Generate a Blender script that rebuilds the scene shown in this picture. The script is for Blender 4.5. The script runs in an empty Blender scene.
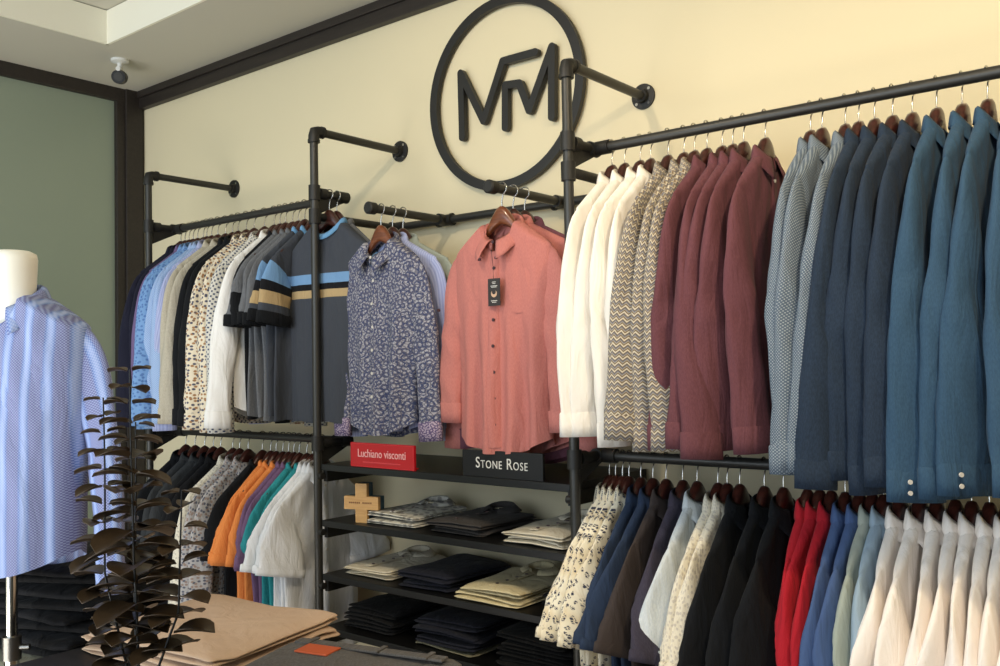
import bpy, bmesh, math, random
import numpy as np
from mathutils import Vector, Matrix
random.seed(7)
C = bpy.context.scene.collection
PI = math.pi
S = bpy.context.scene

# ------------------------------------------------------------------ camera
def make_camera():
    yaw, pit, rol, f = 0.67621, 0.03361, -0.01871, 912.13
    fw = Vector((-math.sin(yaw)*math.cos(pit), math.cos(yaw)*math.cos(pit), math.sin(pit)))
    rt = Vector((math.cos(yaw), math.sin(yaw), 0)); up = rt.cross(fw)
    r2 = rt*math.cos(rol)+up*math.sin(rol); u2 = -rt*math.sin(rol)+up*math.cos(rol)
    cam = bpy.data.cameras.new('camera'); o = bpy.data.objects.new('camera', cam); C.objects.link(o)
    M = Matrix((r2, u2, -fw)).transposed().to_4x4(); M.translation = Vector((2.8429, -2.8640, 1.4026))
    o.matrix_world = M
    cam.sensor_width = 36; cam.lens = f*36/1000; cam.clip_start = .05
    S.camera = o
make_camera()
# ------------------------------------------------------------------ world, lights, exposure
S.view_settings.view_transform = 'Standard'; S.view_settings.look = 'None'
S.view_settings.gamma = 1; S.view_settings.use_curve_mapping = False
S.view_settings.exposure = -0.10
w = bpy.data.worlds.new('world'); S.world = w; w.use_nodes = True
w.node_tree.nodes['Background'].inputs[0].default_value = (.72, .86, 1, 1)
w.node_tree.nodes['Background'].inputs[1].default_value = .72
def area(name, loc, target, sx, sy, power, col):
    l = bpy.data.lights.new(name, 'AREA'); l.shape = 'RECTANGLE'; l.size = sx; l.size_y = sy
    l.energy = power; l.color = col
    o = bpy.data.objects.new(name, l); C.objects.link(o); o.location = loc
    o.rotation_euler = (Vector(target)-Vector(loc)).to_track_quat('-Z', 'Y').to_euler()
    o['kind'] = 'helper'
    return o
def spot(name, loc, target, power, col, ang=70, r=.05):
    l = bpy.data.lights.new(name, 'SPOT'); l.energy = power; l.color = col
    l.spot_size = math.radians(ang); l.spot_blend = .8; l.shadow_soft_size = r
    o = bpy.data.objects.new(name, l); C.objects.link(o); o.location = loc
    o.rotation_euler = (Vector(target)-Vector(loc)).to_track_quat('-Z', 'Y').to_euler()
    o['kind'] = 'helper'
    return o
area('daylight', (0.6, -5.6, 1.9), (0, 0, 1.2), 4.5, 2.4, 150, (.78, .89, 1))       # shop front windows behind
area('ceiling_panel', (2.6, -2.0, 2.98), (2.6, -2.0, 0), 1.4, 1.0, 26, (1, .84, .62))
area('ceiling_fill', (-.2, -3.4, .06), (-.6, -2.2, 3), 3.0, 1.6, 130, (1, .95, .86))      # added up-facing fill to lift ceiling and left side, no real source there
spot('ceiling_spot', (3.0, -1.6, 2.98), (2.3, -.1, 1.5), 88, (1, .80, .52), 95)
spot('ceiling_spot', (1.0, -1.9, 2.98), (.7, -.1, 1.8), 50, (1, .84, .62), 95)

# ------------------------------------------------------------------ helpers
def lin(c):
    return tuple((x/255/12.92 if x/255 <= .04045 else ((x/255+.055)/1.055)**2.4) for x in c)+(1,)
def tag(o, label=None, cat=None, group=None, kind=None):
    if label: o['label'] = label
    if cat: o['category'] = cat
    if group: o['group'] = group
    if kind: o['kind'] = kind
    return o
def empty(name, loc=(0, 0, 0), rz=0):
    o = bpy.data.objects.new(name, None); C.objects.link(o); o.location = loc; o.rotation_euler = (0, 0, rz)
    o.empty_display_size = .05
    return o
class MB:
    def __init__(s): s.v = []; s.f = []; s.uv = []; s.n = 0
    def grid(s, P, UV=None, closed=False, flip=False):
        P = np.asarray(P, float); nv, nu = P.shape[:2]
        base = s.n; s.v.append(P.reshape(-1, 3)); s.n += nv*nu
        if UV is None: UV = np.zeros((nv, nu+1, 2))
        mu = nu if closed else nu-1
        for j in range(nv-1):
            for i in range(mu):
                i2 = (i+1) % nu
                q = (base+j*nu+i, base+j*nu+i2, base+(j+1)*nu+i2, base+(j+1)*nu+i)
                uv = (UV[j, i], UV[j, i+1], UV[j+1, i+1], UV[j+1, i])
                if flip: q = q[::-1]; uv = uv[::-1]
                s.f.append(q); s.uv.extend(uv)
        return s
    def poly(s, pts):
        base = s.n; s.v.append(np.asarray(pts, float)); s.n += len(pts)
        s.f.append(tuple(range(base, base+len(pts)))); s.uv.extend([(p[0], p[2]) for p in pts])
    def box(s, c, d, rz=0):
        x, y, z = c; a, b, h = d[0]/2, d[1]/2, d[2]/2
        co, si = math.cos(rz), math.sin(rz)
        V = []
        for k in ((-a,-b,-h),(a,-b,-h),(a,b,-h),(-a,b,-h),(-a,-b,h),(a,-b,h),(a,b,h),(-a,b,h)):
            V.append((x+k[0]*co-k[1]*si, y+k[0]*si+k[1]*co, z+k[2]))
        base = s.n; s.v.append(np.array(V)); s.n += 8
        for q in ((0,3,2,1),(4,5,6,7),(0,1,5,4),(1,2,6,5),(2,3,7,6),(3,0,4,7)):
            s.f.append(tuple(base+i for i in q)); s.uv.extend([(V[i][0], V[i][2]) for i in q])
        return s
    def tube(s, pts, r, n=12, caps=True, r2=None):
        pts = [Vector(p) for p in pts]; m = len(pts); rings = []
        prev = None
        for i, p in enumerate(pts):
            t = (pts[min(i+1, m-1)]-pts[max(i-1, 0)]).normalized()
            if prev is None:
                a = Vector((0, 0, 1)) if abs(t.z) < .9 else Vector((1, 0, 0))
                e = t.cross(a).normalized()
            else:
                e = (prev-t*prev.dot(t)).normalized()
            prev = e; g = t.cross(e)
            rr = r if r2 is None else r+(r2-r)*i/(m-1)
            if isinstance(r, (list, tuple)): rr = r[i]
            rings.append([p+(e*math.cos(2*PI*k/n)+g*math.sin(2*PI*k/n))*rr for k in range(n)])
        s.grid(np.array([[list(q) for q in R] for R in rings]), None, True)
        if caps:
            s.poly([tuple(q) for q in rings[0]][::-1]); s.poly([tuple(q) for q in rings[-1]])
        return s
    def lathe(s, prof, c=(0, 0, 0), n=24, ax=1, ay=1):
        c = np.array(c); R = []
        for r, z in prof:
            R.append([(c[0]+r*ax*math.cos(2*PI*k/n), c[1]+r*ay*math.sin(2*PI*k/n), c[2]+z) for k in range(n)])
        return s.grid(R, None, True)
    def build(s, name, mat, parent=None, smooth=True, bevel=0, solid=0, angle=None):
        me = bpy.data.meshes.new(name)
        V = np.concatenate(s.v) if s.v else np.zeros((0, 3))
        me.from_pydata(V.tolist(), [], s.f)
        uvl = me.uv_layers.new(name='UVMap')
        uvl.data.foreach_set('uv', np.array(s.uv, float).reshape(-1))
        me.materials.append(mat)
        if smooth: me.polygons.foreach_set('use_smooth', [True]*len(me.polygons))
        if angle: me.set_sharp_from_angle(angle=math.radians(angle))
        me.update()
        o = bpy.data.objects.new(name, me); C.objects.link(o)
        if parent: o.parent = parent
        if bevel:
            b = o.modifiers.new('bevel', 'BEVEL'); b.width = bevel; b.segments = 2; b.limit_method = 'ANGLE'
        if solid:
            b = o.modifiers.new('solid', 'SOLIDIFY'); b.thickness = solid; b.offset = -1
        return o

# ------------------------------------------------------------------ materials
def new_mat(name):
    m = bpy.data.materials.new(name); m.use_nodes = True
    return m, m.node_tree.nodes, m.node_tree.links, m.node_tree.nodes['Principled BSDF']
def plain(name, c, rough=.5, metal=0, bump=0, scale=40, var=0, coat=0):
    m, N, L, b = new_mat(name)
    b.inputs['Base Color'].default_value = lin(c); b.inputs['Roughness'].default_value = rough
    b.inputs['Metallic'].default_value = metal; b.inputs['Coat Weight'].default_value = coat
    tc = N.new('ShaderNodeTexCoord'); nz = N.new('ShaderNodeTexNoise'); nz.inputs['Scale'].default_value = scale
    nz.inputs['Detail'].default_value = 5
    L.new(tc.outputs['Object'], nz.inputs['Vector'])
    if var:
        mx = N.new('ShaderNodeMixRGB'); mx.blend_type = 'MULTIPLY'; mx.inputs[0].default_value = var
        mx.inputs[1].default_value = lin(c); L.new(nz.outputs['Fac'], mx.inputs[2]); L.new(mx.outputs[0], b.inputs['Base Color'])
    if bump:
        bp = N.new('ShaderNodeBump'); bp.inputs['Strength'].default_value = bump; bp.inputs['Distance'].default_value = .003
        L.new(nz.outputs['Fac'], bp.inputs['Height']); L.new(bp.outputs[0], b.inputs['Normal'])
    return m
def wood(name, c1, c2, rough=.35, scale=6, axis=0, coat=0):
    m, N, L, b = new_mat(name)
    tc = N.new('ShaderNodeTexCoord'); mp = N.new('ShaderNodeMapping')
    sc = [14, 14, 14]; sc[axis] = 1.2; mp.inputs['Scale'].default_value = sc
    nz = N.new('ShaderNodeTexNoise'); nz.inputs['Scale'].default_value = scale; nz.inputs['Detail'].default_value = 6
    nz.inputs['Distortion'].default_value = 1.2
    cr = N.new('ShaderNodeValToRGB'); cr.color_ramp.elements[0].color = lin(c1); cr.color_ramp.elements[1].color = lin(c2)
    cr.color_ramp.elements[0].position = .35; cr.color_ramp.elements[1].position = .65
    L.new(tc.outputs['Object'], mp.inputs[0]); L.new(mp.outputs[0], nz.inputs['Vector']); L.new(nz.outputs['Fac'], cr.inputs[0])
    L.new(cr.outputs[0], b.inputs['Base Color']); b.inputs['Roughness'].default_value = rough; b.inputs['Coat Weight'].default_value = coat
    return m
def fabric(name, c, pat=None, c2=None, c3=None, p=.02, rough=.88, crease=.5):
    """cloth with an optional printed or woven pattern laid out in metres along the cloth"""
    m, N, L, b = new_mat(name)
    uv = N.new('ShaderNodeUVMap'); uv.uv_map = 'UVMap'
    sep = N.new('ShaderNodeSeparateXYZ'); L.new(uv.outputs[0], sep.inputs[0]); U, V = sep.outputs[0], sep.outputs[1]
    def M(op, a, bb=None, cc=None):
        n = N.new('ShaderNodeMath'); n.operation = op
        for i, x in enumerate((a, bb, cc)):
            if x is None: continue
            if isinstance(x, (int, float)): n.inputs[i].default_value = x
            else: L.new(x, n.inputs[i])
        return n.outputs[0]
    def mix(f, a, bb):
        n = N.new('ShaderNodeMix'); n.data_type = 'RGBA'
        if isinstance(f, (int, float)): n.inputs[0].default_value = f
        else: L.new(f, n.inputs[0])
        for i, x in ((6, a), (7, bb)):
            if isinstance(x, tuple): n.inputs[i].default_value = x
            else: L.new(x, n.inputs[i])
        return n.outputs[2]
    def step(x, t, sft=.08):
        n = N.new('ShaderNodeMapRange'); n.inputs[1].default_value = t-sft; n.inputs[2].default_value = t+sft
        L.new(x, n.inputs[0]); return n.outputs[0]
    def voro(scale, sx=1, sy=1, feat='F1', warp=0):
        mp = N.new('ShaderNodeMapping'); mp.inputs['Scale'].default_value = (sx, sy, 1)
        src = uv.outputs[0]
        if warp:
            nz = N.new('ShaderNodeTexNoise'); nz.inputs['Scale'].default_value = scale*.8
            L.new(src, nz.inputs['Vector'])
            vm = N.new('ShaderNodeVectorMath'); vm.operation = 'MULTIPLY_ADD'
            L.new(nz.outputs['Color'], vm.inputs[0]); vm.inputs[1].default_value = (warp/scale,)*3; L.new(src, vm.inputs[2])
            src = vm.outputs[0]
        L.new(src, mp.inputs[0])
        v = N.new('ShaderNodeTexVoronoi'); v.inputs['Scale'].default_value = scale; v.feature = feat
        v.voronoi_dimensions = '2D'
        L.new(mp.outputs[0], v.inputs['Vector']); return v
    c = lin(c); c2 = lin(c2) if c2 else None; c3 = lin(c3) if c3 else None
    col = None; K = 2*PI/p
    if pat == 'stripe':
        s = step(M('SINE', M('MULTIPLY', U, K)), .2, .35); col = mix(s, c, c2)
        if c3:
            g = M('MULTIPLY', M('SINE', M('MULTIPLY', U, 2*PI/.007)), M('SINE', M('MULTIPLY', V, 2*PI/.007)))
            col = mix(M('MULTIPLY', step(g, .05, .3), .6), col, c3)
            col = mix(M('MULTIPLY', step(M('SINE', M('MULTIPLY', U, K)), .7, .35), .5), col, lin((196, 208, 240)))
    elif pat == 'check':
        g = M('MULTIPLY', M('SINE', M('MULTIPLY', U, K)), M('SINE', M('MULTIPLY', V, K)))
        col = mix(step(g, .1, .25), c, c2)
    elif pat == 'zigzag':
        fr = M('ABSOLUTE', M('SUBTRACT', M('FRACT', M('DIVIDE', U, p)), .5))
        t = M('ADD', M('DIVIDE', V, p*.55), M('MULTIPLY', fr, 2.2))
        s = M('SINE', M('MULTIPLY', t, 2*PI)); col = mix(step(s, 0.05, .3), c, c2)
        s2 = M('SINE', M('MULTIPLY', M('ADD', M('MULTIPLY', t, .5), .3), 2*PI)); col = mix(M('MULTIPLY', step(s2, .55, .2), .8), col, c3)
    elif pat == 'dots':
        v = voro(1/p); col = mix(step(v.outputs['Distance'], .3, .06), c2, c)
        if c3:
            sp = N.new('ShaderNodeSeparateXYZ'); L.new(v.outputs['Color'], sp.inputs[0])
            dot = mix(step(sp.outputs[0], .5, .02), c2, c3); col = mix(step(v.outputs['Distance'], .34, .06), dot, c)
    elif pat == 'grid_dots':
        a = M('ABSOLUTE', M('SUBTRACT', M('FRACT', M('DIVIDE', M('ADD', U, V), p)), .5))
        bq = M('ABSOLUTE', M('SUBTRACT', M('FRACT', M('DIVIDE', M('SUBTRACT', U, V), p)), .5))
        col = mix(step(M('ADD', a, bq), .36, .07), c2, c)
    elif pat == 'floral':
        v = voro(1/p, warp=.9); e = voro(1.7/p, feat='DISTANCE_TO_EDGE', warp=1.2)
        d = M('FRACT', M('MULTIPLY', v.outputs['Distance'], 1.7))
        col = mix(step(d, .45, .1), c2, c)
        col = mix(M('MULTIPLY', step(e.outputs['Distance'], .1, .05), .0 if not c3 else .0), col, c)
        if c3: col = mix(M('SUBTRACT', 1.0, step(e.outputs['Distance'], .1, .05)), col, c3)
    elif pat == 'birds':
        v = voro(1/p, 1, 1.3, warp=1.1)
        mask = M('SUBTRACT', 1.0, step(v.outputs['Distance'], .30, .05))
        e = voro(2.1/p, .55, 1.8, warp=.9, feat='DISTANCE_TO_EDGE'); mask = M('MULTIPLY', mask, step(e.outputs['Distance'], .10, .05))
        k_ = voro(.45/p, 1, 1, warp=.6); col0 = mix(M('MULTIPLY', step(k_.outputs['Distance'], .5, .2), .5), c, lin((206, 180, 132)))
        col = mix(mask, col0, c2)
    elif pat == 'heather':
        nz = N.new('ShaderNodeTexNoise'); nz.inputs['Scale'].default_value = 420; nz.inputs['Detail'].default_value = 2
        mp = N.new('ShaderNodeMapping'); mp.inputs['Scale'].default_value = (1, .25, 1)
        L.new(uv.outputs[0], mp.inputs[0]); L.new(mp.outputs[0], nz.inputs['Vector'])
        col = mix(step(nz.outputs['Fac'], .5, .12), c, c2)
    if pat == 'tee_bands':      # chest bands by height in cloth space
        def band(a, bb): return M('MULTIPLY', M('GREATER_THAN', V, a), M('LESS_THAN', V, bb))
        col = mix(band(-.375, -.335), c, lin((112, 150, 190)))
        col = mix(band(-.40, -.375), col, lin((18, 19, 24)))
        col = mix(band(-.432, -.40), col, lin((176, 152, 112)))
    if col is None:
        col = c
    if isinstance(col, tuple): b.inputs['Base Color'].default_value = col
    else: L.new(col, b.inputs['Base Color'])
    b.inputs['Roughness'].default_value = rough
    b.inputs['Sheen Weight'].default_value = .03; b.inputs['Sheen Roughness'].default_value = .5
    b.inputs['Specular IOR Level'].default_value = .25
    tc = N.new('ShaderNodeTexCoord')
    n1 = N.new('ShaderNodeTexNoise'); n1.inputs['Scale'].default_value = 9; n1.inputs['Detail'].default_value = 4
    n1.inputs['Distortion'].default_value = .8
    oi = N.new('ShaderNodeObjectInfo'); va = N.new('ShaderNodeVectorMath'); va.operation = 'ADD'
    L.new(tc.outputs['Object'], va.inputs[0]); L.new(oi.outputs['Location'], va.inputs[1])
    mp = N.new('ShaderNodeMapping'); mp.inputs['Scale'].default_value = (1.6, 1.6, .45); L.new(va.outputs[0], mp.inputs[0])
    L.new(mp.outputs[0], n1.inputs['Vector'])
    n2 = N.new('ShaderNodeTexNoise'); n2.inputs['Scale'].default_value = 700; L.new(uv.outputs[0], n2.inputs['Vector'])
    b1 = N.new('ShaderNodeBump'); b1.inputs['Strength'].default_value = crease; b1.inputs['Distance'].default_value = .03
    L.new(n1.outputs['Fac'], b1.inputs['Height'])
    b2 = N.new('ShaderNodeBump'); b2.inputs['Strength'].default_value = .25; b2.inputs['Distance'].default_value = .0008
    L.new(n2.outputs['Fac'], b2.inputs['Height']); L.new(b1.outputs[0], b2.inputs['Normal']); L.new(b2.outputs[0], b.inputs['Normal'])
    return m

M_wall = plain('cream_paint', (224, 211, 176), .8, bump=.08, scale=60)
M_ceil = plain('ceiling_paint', (200, 196, 182), .9, bump=.05, scale=50)
M_tray = plain('tray_paint', (240, 236, 218), .9)
M_floor = wood('floor_wood', (92, 74, 58), (120, 98, 76), .45, 3, 0)
M_beam = wood('dark_trim', (36, 30, 26), (46, 39, 34), .5, 4, 0)
M_glass = plain('frosted_green_glass', (142, 152, 134), .3, bump=.0)
M_pipe = plain('charcoal_pipe', (64, 63, 60), .4, .55, bump=.1, scale=90)
M_iron = plain('cast_iron', (48, 47, 45), .5, .5, bump=.35, scale=120)
M_shelf = plain('black_shelf', (13, 13, 14), .4, bump=.05)
M_black = plain('matt_black', (11, 11, 11), .5)
M_logo = plain('logo_black', (30, 29, 27), .5)
M_hang = wood('dark_walnut', (48, 22, 17), (70, 34, 26), .3, 5, 0, .3)
M_hang2 = wood('red_brown_wood', (98, 52, 30), (128, 72, 42), .3, 5, 0, .4)
M_hook = plain('chrome_wire', (190, 188, 184), .2, 1)
M_chrome = plain('chrome_pole', (200, 198, 194), .12, 1)
M_neck = plain('cream_form', (250, 246, 232), .55)
M_white = plain('white_plastic', (220, 220, 215), .5)
M_button = plain('pearl_button', (215, 210, 200), .3)
M_bdark = plain('dark_button', (70, 45, 50), .3)
M_leaf = plain('bronze_leaf', (80, 64, 46), .36, .35, bump=.3, scale=50, var=.5)
M_table = wood('black_table', (26, 23, 22), (36, 32, 30), .5, 4, 0)

# ------------------------------------------------------------------ room
def struct(o): o['kind'] = 'structure'; return o
WX, CZ, XR, YF = -2.127, 3.035, 4.6, -5.0
struct(MB().box(((WX+XR)/2, .06, 1.6), (XR-WX+.3, .12, 3.4)).build('wall_back', M_wall, smooth=False))
struct(MB().box((XR+.06, YF/2, 1.6), (.12, -YF, 3.4)).build('wall_right', M_wall, smooth=False))
struct(MB().box(((WX+XR)/2, YF/2, -.05), (XR-WX+.3, -YF+.2, .1)).build('floor', M_floor, smooth=False))
# ceiling: lower soffit round a raised tray
TX0, TX1, TY0, TY1 = -1.50, 3.9, -4.6, -.55
m = MB()
for x0, x1, y0, y1 in ((WX-.15, TX0, YF, .1), (TX1, XR+.1, YF, .1), (TX0, TX1, TY1, .1), (TX0, TX1, YF, TY0)):
    m.box(((x0+x1)/2, (y0+y1)/2, CZ+.25), (x1-x0, y1-y0, .5))
struct(m.build('ceiling', M_ceil, smooth=False))
struct(MB().box(((TX0+TX1)/2, (TY0+TY1)/2, CZ+.225), (TX1-TX0, TY1-TY0, .1)).build('ceiling_tray', M_ceil, smooth=False))
m = MB()
zt = CZ+.085
for c, d in ((((TX0+TX1)/2, TY1-.006, zt), (TX1-TX0, .012, .17)), ((TX0+.006, (TY0+TY1)/2, zt), (.012, TY1-TY0, .17)),
             ((TX1-.006, (TY0+TY1)/2, zt), (.012, TY1-TY0, .17)), (((TX0+TX1)/2, TY0+.006, zt), (TX1-TX0, .012, .17))):
    m.box(c, d)
struct(m.build('trim_1', M_tray, smooth=False))
# dark beam along the top of the cream wall
m = MB().box(((WX+XR)/2, -.02, 2.985), (XR-WX, .04, .1)); m.box(((WX+XR)/2, -.027, 3.015), (XR-WX, .054, .04))
struct(m.build('trim_2', M_beam, smooth=False, bevel=.003))
struct(MB().box(((WX+XR)/2, -.008, .06), (XR-WX, .016, .12)).build('baseboard_back', M_beam, smooth=False, bevel=.003))
# glass partition
struct(MB().box((WX-.03, YF/2, 1.55), (.02, -YF, 3.0)).build('wall_left', M_glass, smooth=False))
m = MB(); m.box((WX-.02, -.085, 1.53), (.06, .17, 3.06)); m.box((WX+.016, -.07, 1.53), (.016, .10, 3.06))
m.box((WX-.02, YF/2, 3.01), (.062, -YF, .1)); m.box((WX-.02, YF/2, .06), (.062, -YF, .12))
for y in (-1.9, -3.6): m.box((WX-.02, y, 1.53), (.06, .09, 3.06))
struct(m.build('trim_3', M_beam, smooth=False, bevel=.004))

# security camera at the ceiling
sc = empty('security_camera', (-1.66, -.40, CZ)); tag(sc, 'small black security camera on a white bracket under the ceiling corner', 'security camera')
m = MB(); m.lathe([(0, 0), (.045, 0), (.045, -.012), (.02, -.02), (.0, -.02)], n=24); m.tube([(0, 0, -.015), (0, 0, -.06), (.01, -.015, -.08)], .014)
m.build('bracket', M_white, sc, angle=40)
m = MB(); m.tube([(-.045, .03, -.078), (-.035, .024, -.08), (.045, -.032, -.107), (.055, -.039, -.110)], [.028, .036, .036, .034], 20)
bd = m.build('camera_body', M_black, sc, angle=40)
m = MB(); m.tube([(.0555, -.0393, -.1102), (.058, -.041, -.111)], .022, 20); m.build('lens', M_pipe, bd, angle=40)
m = MB(); m.tube([(-.035, .024, -.046), (.045, -.032, -.066), (.066, -.047, -.072)], .012, 8); m.build('sunshade', M_white, sc, angle=40)

# ------------------------------------------------------------------ logo on the wall
lg = empty('wall_logo', (.6025, -.012, 2.4845)); tag(lg, 'black round monogram logo of interlaced M F M letters on cream wall', 'wall logo')
def ring_mesh(R, wd, th, n=96):
    m = MB(); P = []
    for k in range(n):
        a = 2*PI*k/n; c_, s_ = math.cos(a), math.sin(a)
        P.append([((R+dx)*c_, dy, (R+dx)*s_) for dx, dy in ((-wd, 0), (-wd, -th), (wd, -th), (wd, 0))])
    P.append(P[0]); return m.grid(np.array(P), None, True)
ring_mesh(.372, .019, .022).build('ring', M_logo, lg, smooth=True, angle=40)
def stroke(m, pts, hw, th):
    for (x0, z0), (x1, z1) in zip(pts[:-1], pts[1:]):
        a = math.atan2(z1-z0, x1-x0); poly = []
        for k in range(9): t = a+PI/2+PI*k/8; poly.append((x0+hw*math.cos(t), z0+hw*math.sin(t)))
        for k in range(9): t = a-PI/2+PI*k/8; poly.append((x1+hw*math.cos(t), z1+hw*math.sin(t)))
        th += .0004; m.poly([(x, -th, z) for x, z in poly])
        m.grid(np.array([[(x, -th, z) for x, z in poly], [(x, 0, z) for x, z in poly]]), None, True)
Lt = ([(.389, 2.341), (.386, 2.61), (.505, 2.389), (.61, 2.61), (.772, 2.609)],
      [(.616, 2.342), (.62, 2.511), (.691, 2.504), (.737, 2.388), (.851, 2.612), (.844, 2.342)])
for L_ in Lt:
    m = MB(); stroke(m, [(x-.6025, z-2.4845) for x, z in L_], .0155, .022); m.build('letter', M_logo, lg, smooth=False)

# ------------------------------------------------------------------ pipe rack
D, H, RY, ZR, ZL, ZM = .491, 2.35, .345, 2.1, 1.1, 2.005
PX = (-1.2325, 0, 1.2275)
RR = .0165
rack = empty('pipe_rack', (0, -D, 0)); tag(rack, 'black industrial pipe clothes rack with three posts fixed to the cream wall', 'clothes rack')
def rl(p): return (p[0], p[1]+D, p[2])
def rtube(m, a, b, r=RR, n=16): m.tube([rl(a), rl(b)], r, n); return m
def collar_(m, p, ax, ln=.035, r=.023):
    a = [p[0], p[1], p[2]]; b = list(a); a[ax] -= ln/2; b[ax] += ln/2; rtube(m, a, b, r, 18)
for i, x in enumerate(PX):
    m = MB(); rtube(m, (x, -D, .02), (x, -D, H-.02)); po = m.build('pole', M_pipe, rack, angle=40)
    m = MB(); m.lathe([(0, .018), (.022, .018), (.024, .008), (.045, .008), (.045, 0), (0, 0)], rl((x, -D, 0)), 24); m.build('floor_flange', M_iron, po, angle=40)
    m = MB(); rtube(m, (x, -D+.02, H), (x, -.01, H)); ar = m.build('wall_arm', M_pipe, rack, angle=40)
    m = MB(); m.tube([rl((x, -D, H-.042)), rl((x, -D, H-.02)), rl((x, -D+.004, H-.004)), rl((x, -D+.02, H)), rl((x, -D+.042, H))], .022, 16)
    collar_(m, (x, -D, H-.042), 2, .012, .0245); collar_(m, (x, -D+.042, H), 1, .012, .0245)
    m.build('elbow', M_iron, ar, angle=40)
    m = MB()
    P = [(.0, .0), (.046, .0), (.046, -.008), (.026, -.010), (.023, -.026), (0, -.026)]
    m.grid(np.array([[(x+r*math.cos(2*PI*k/28), D-.0+y, H+r*math.sin(2*PI*k/28)) for k in range(28)] for r, y in P]), None, True)
    fl = m.build('wall_flange', M_iron, ar, angle=40)
    m = MB()
    for k in range(4):
        a = PI/4+k*PI/2; m.tube([(x+.036*math.cos(a), D-.007, H+.036*math.sin(a)), (x+.036*math.cos(a), D-.011, H+.036*math.sin(a))], .006, 8)
    m.build('screw', M_chrome, fl, angle=40)
def gusset(m, x, z, s=.075, y0=-D, y1=-RY+.03):
    pr = [(y0+.012, z-.012), (y1, z-.012), (y0+.012, z-.012-s)]
    for sx in (-.004, .004): m.poly([rl((x+sx, y, zz)) for y, zz in (pr if sx < 0 else pr[::-1])])
    m.grid(np.array([[rl((x-.004, y, zz)) for y, zz in pr], [rl((x+.004, y, zz)) for y, zz in pr]]), None, True)
# hanging rails: upper and lower, at both bays
def rail(x0, x1, z, name):
    m = MB(); rtube(m, (x0, -RY, z), (x1, -RY, z), RR, 18); return m.build(name, M_pipe, rack, angle=40)
for z in (ZR, ZL):
    for x0, x1, ends in ((PX[0], PX[1], (PX[0], PX[1])), (PX[2], 3.9, (PX[2],))):
        r = rail(x0, x1, z, 'hanging_rail')
        for x in ends:
            m = MB(); rtube(m, (x, -D, z), (x, -RY, z)); collar_(m, (x, -D+.04, z), 1); collar_(m, (x, -D, z), 2, .06, .0235)
            s = 1 if x in (PX[0], PX[2]) else -1
            collar_(m, (x, -RY, z), 1, .05, .0235); collar_(m, (x+s*.04, -RY, z), 0, .05, .023)
            gusset(m, x, z); m.build('connector', M_iron, r, angle=40)
# fourth post of the rack, outside the picture, that carries the long rails
m = MB(); rtube(m, (3.9, -D, .02), (3.9, -D, H-.02)); rtube(m, (3.9, -D, H-.02), (3.9, -.01, H-.02)); m.build('pole', M_pipe, rack, angle=40)
m = MB()
for z in (ZR, ZL): rtube(m, (3.9, -D, z), (3.9, -RY, z))
m.build('connector', M_iron, rack, angle=40)
# middle bay: back rail with arms to the posts, and two face-out arms
BY = .045
m = MB(); rtube(m, (PX[1], -BY, ZM), (PX[2], -BY, ZM), RR, 18); br = m.build('back_rail', M_pipe, rack, angle=40)
for x, s in ((PX[1], 1), (PX[2], -1)):
    m = MB(); rtube(m, (x, -D, ZM), (x, -BY, ZM)); collar_(m, (x, -D, ZM), 2, .06, .0235); collar_(m, (x, -BY, ZM), 1, .05, .0235); collar_(m, (x+s*.035, -BY, ZM), 0, .04, .023)
    m.build('connector', M_iron, br, angle=40)
FX = (.30, .893)
for x in FX:
    m = MB(); rtube(m, (x, -.455, ZM), (x, -BY, ZM)); fo = m.build('face_out_arm', M_pipe, rack, angle=40)
    m = MB(); m.tube([rl((x, -.487, ZM)), rl((x, -.482, ZM)), rl((x, -.45, ZM))], [.019, .024, .0235], 18); m.build('end_cap', M_iron, fo, angle=40)
    m = MB(); collar_(m, (x, -BY, ZM), 0, .075, .0235); collar_(m, (x, -BY-.03, ZM), 1, .03, .0235)
    for dx in (-.037, .037): collar_(m, (x+dx, -BY, ZM), 0, .01, .026)
    m.build('tee_joint', M_iron, fo, angle=40)
# shelf arms and shelves
SH = (1.02, .800, .590, .385)
for z in SH:
    for x in (PX[1], PX[2]):
        m = MB(); s = 1 if x == 0 else -1
        m.box(rl((x+s*.028, -D/2, z-.0475)), (.02, D-.03, .045)); m.tube([rl((x, -D, z-.047)), rl((x+s*.03, -D, z-.047))], .013, 10)
        m.build('shelf_bracket', M_iron, rack, smooth=False)
names = ['topmost black shelf, with the two brand signs along its front edge', 'black shelf holding the wooden plus-shaped block and light folded shirts',
         'black shelf holding two navy piles between pale folded shirts', 'lowest visible black shelf under the piles of black trousers']
for z, nm in zip(SH, names):
    o = MB().box((.614, -.250, z-.0125), (1.185, .482, .025)).build('shelf', M_shelf, smooth=False, bevel=.002); tag(o, nm, 'shelf')

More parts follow.
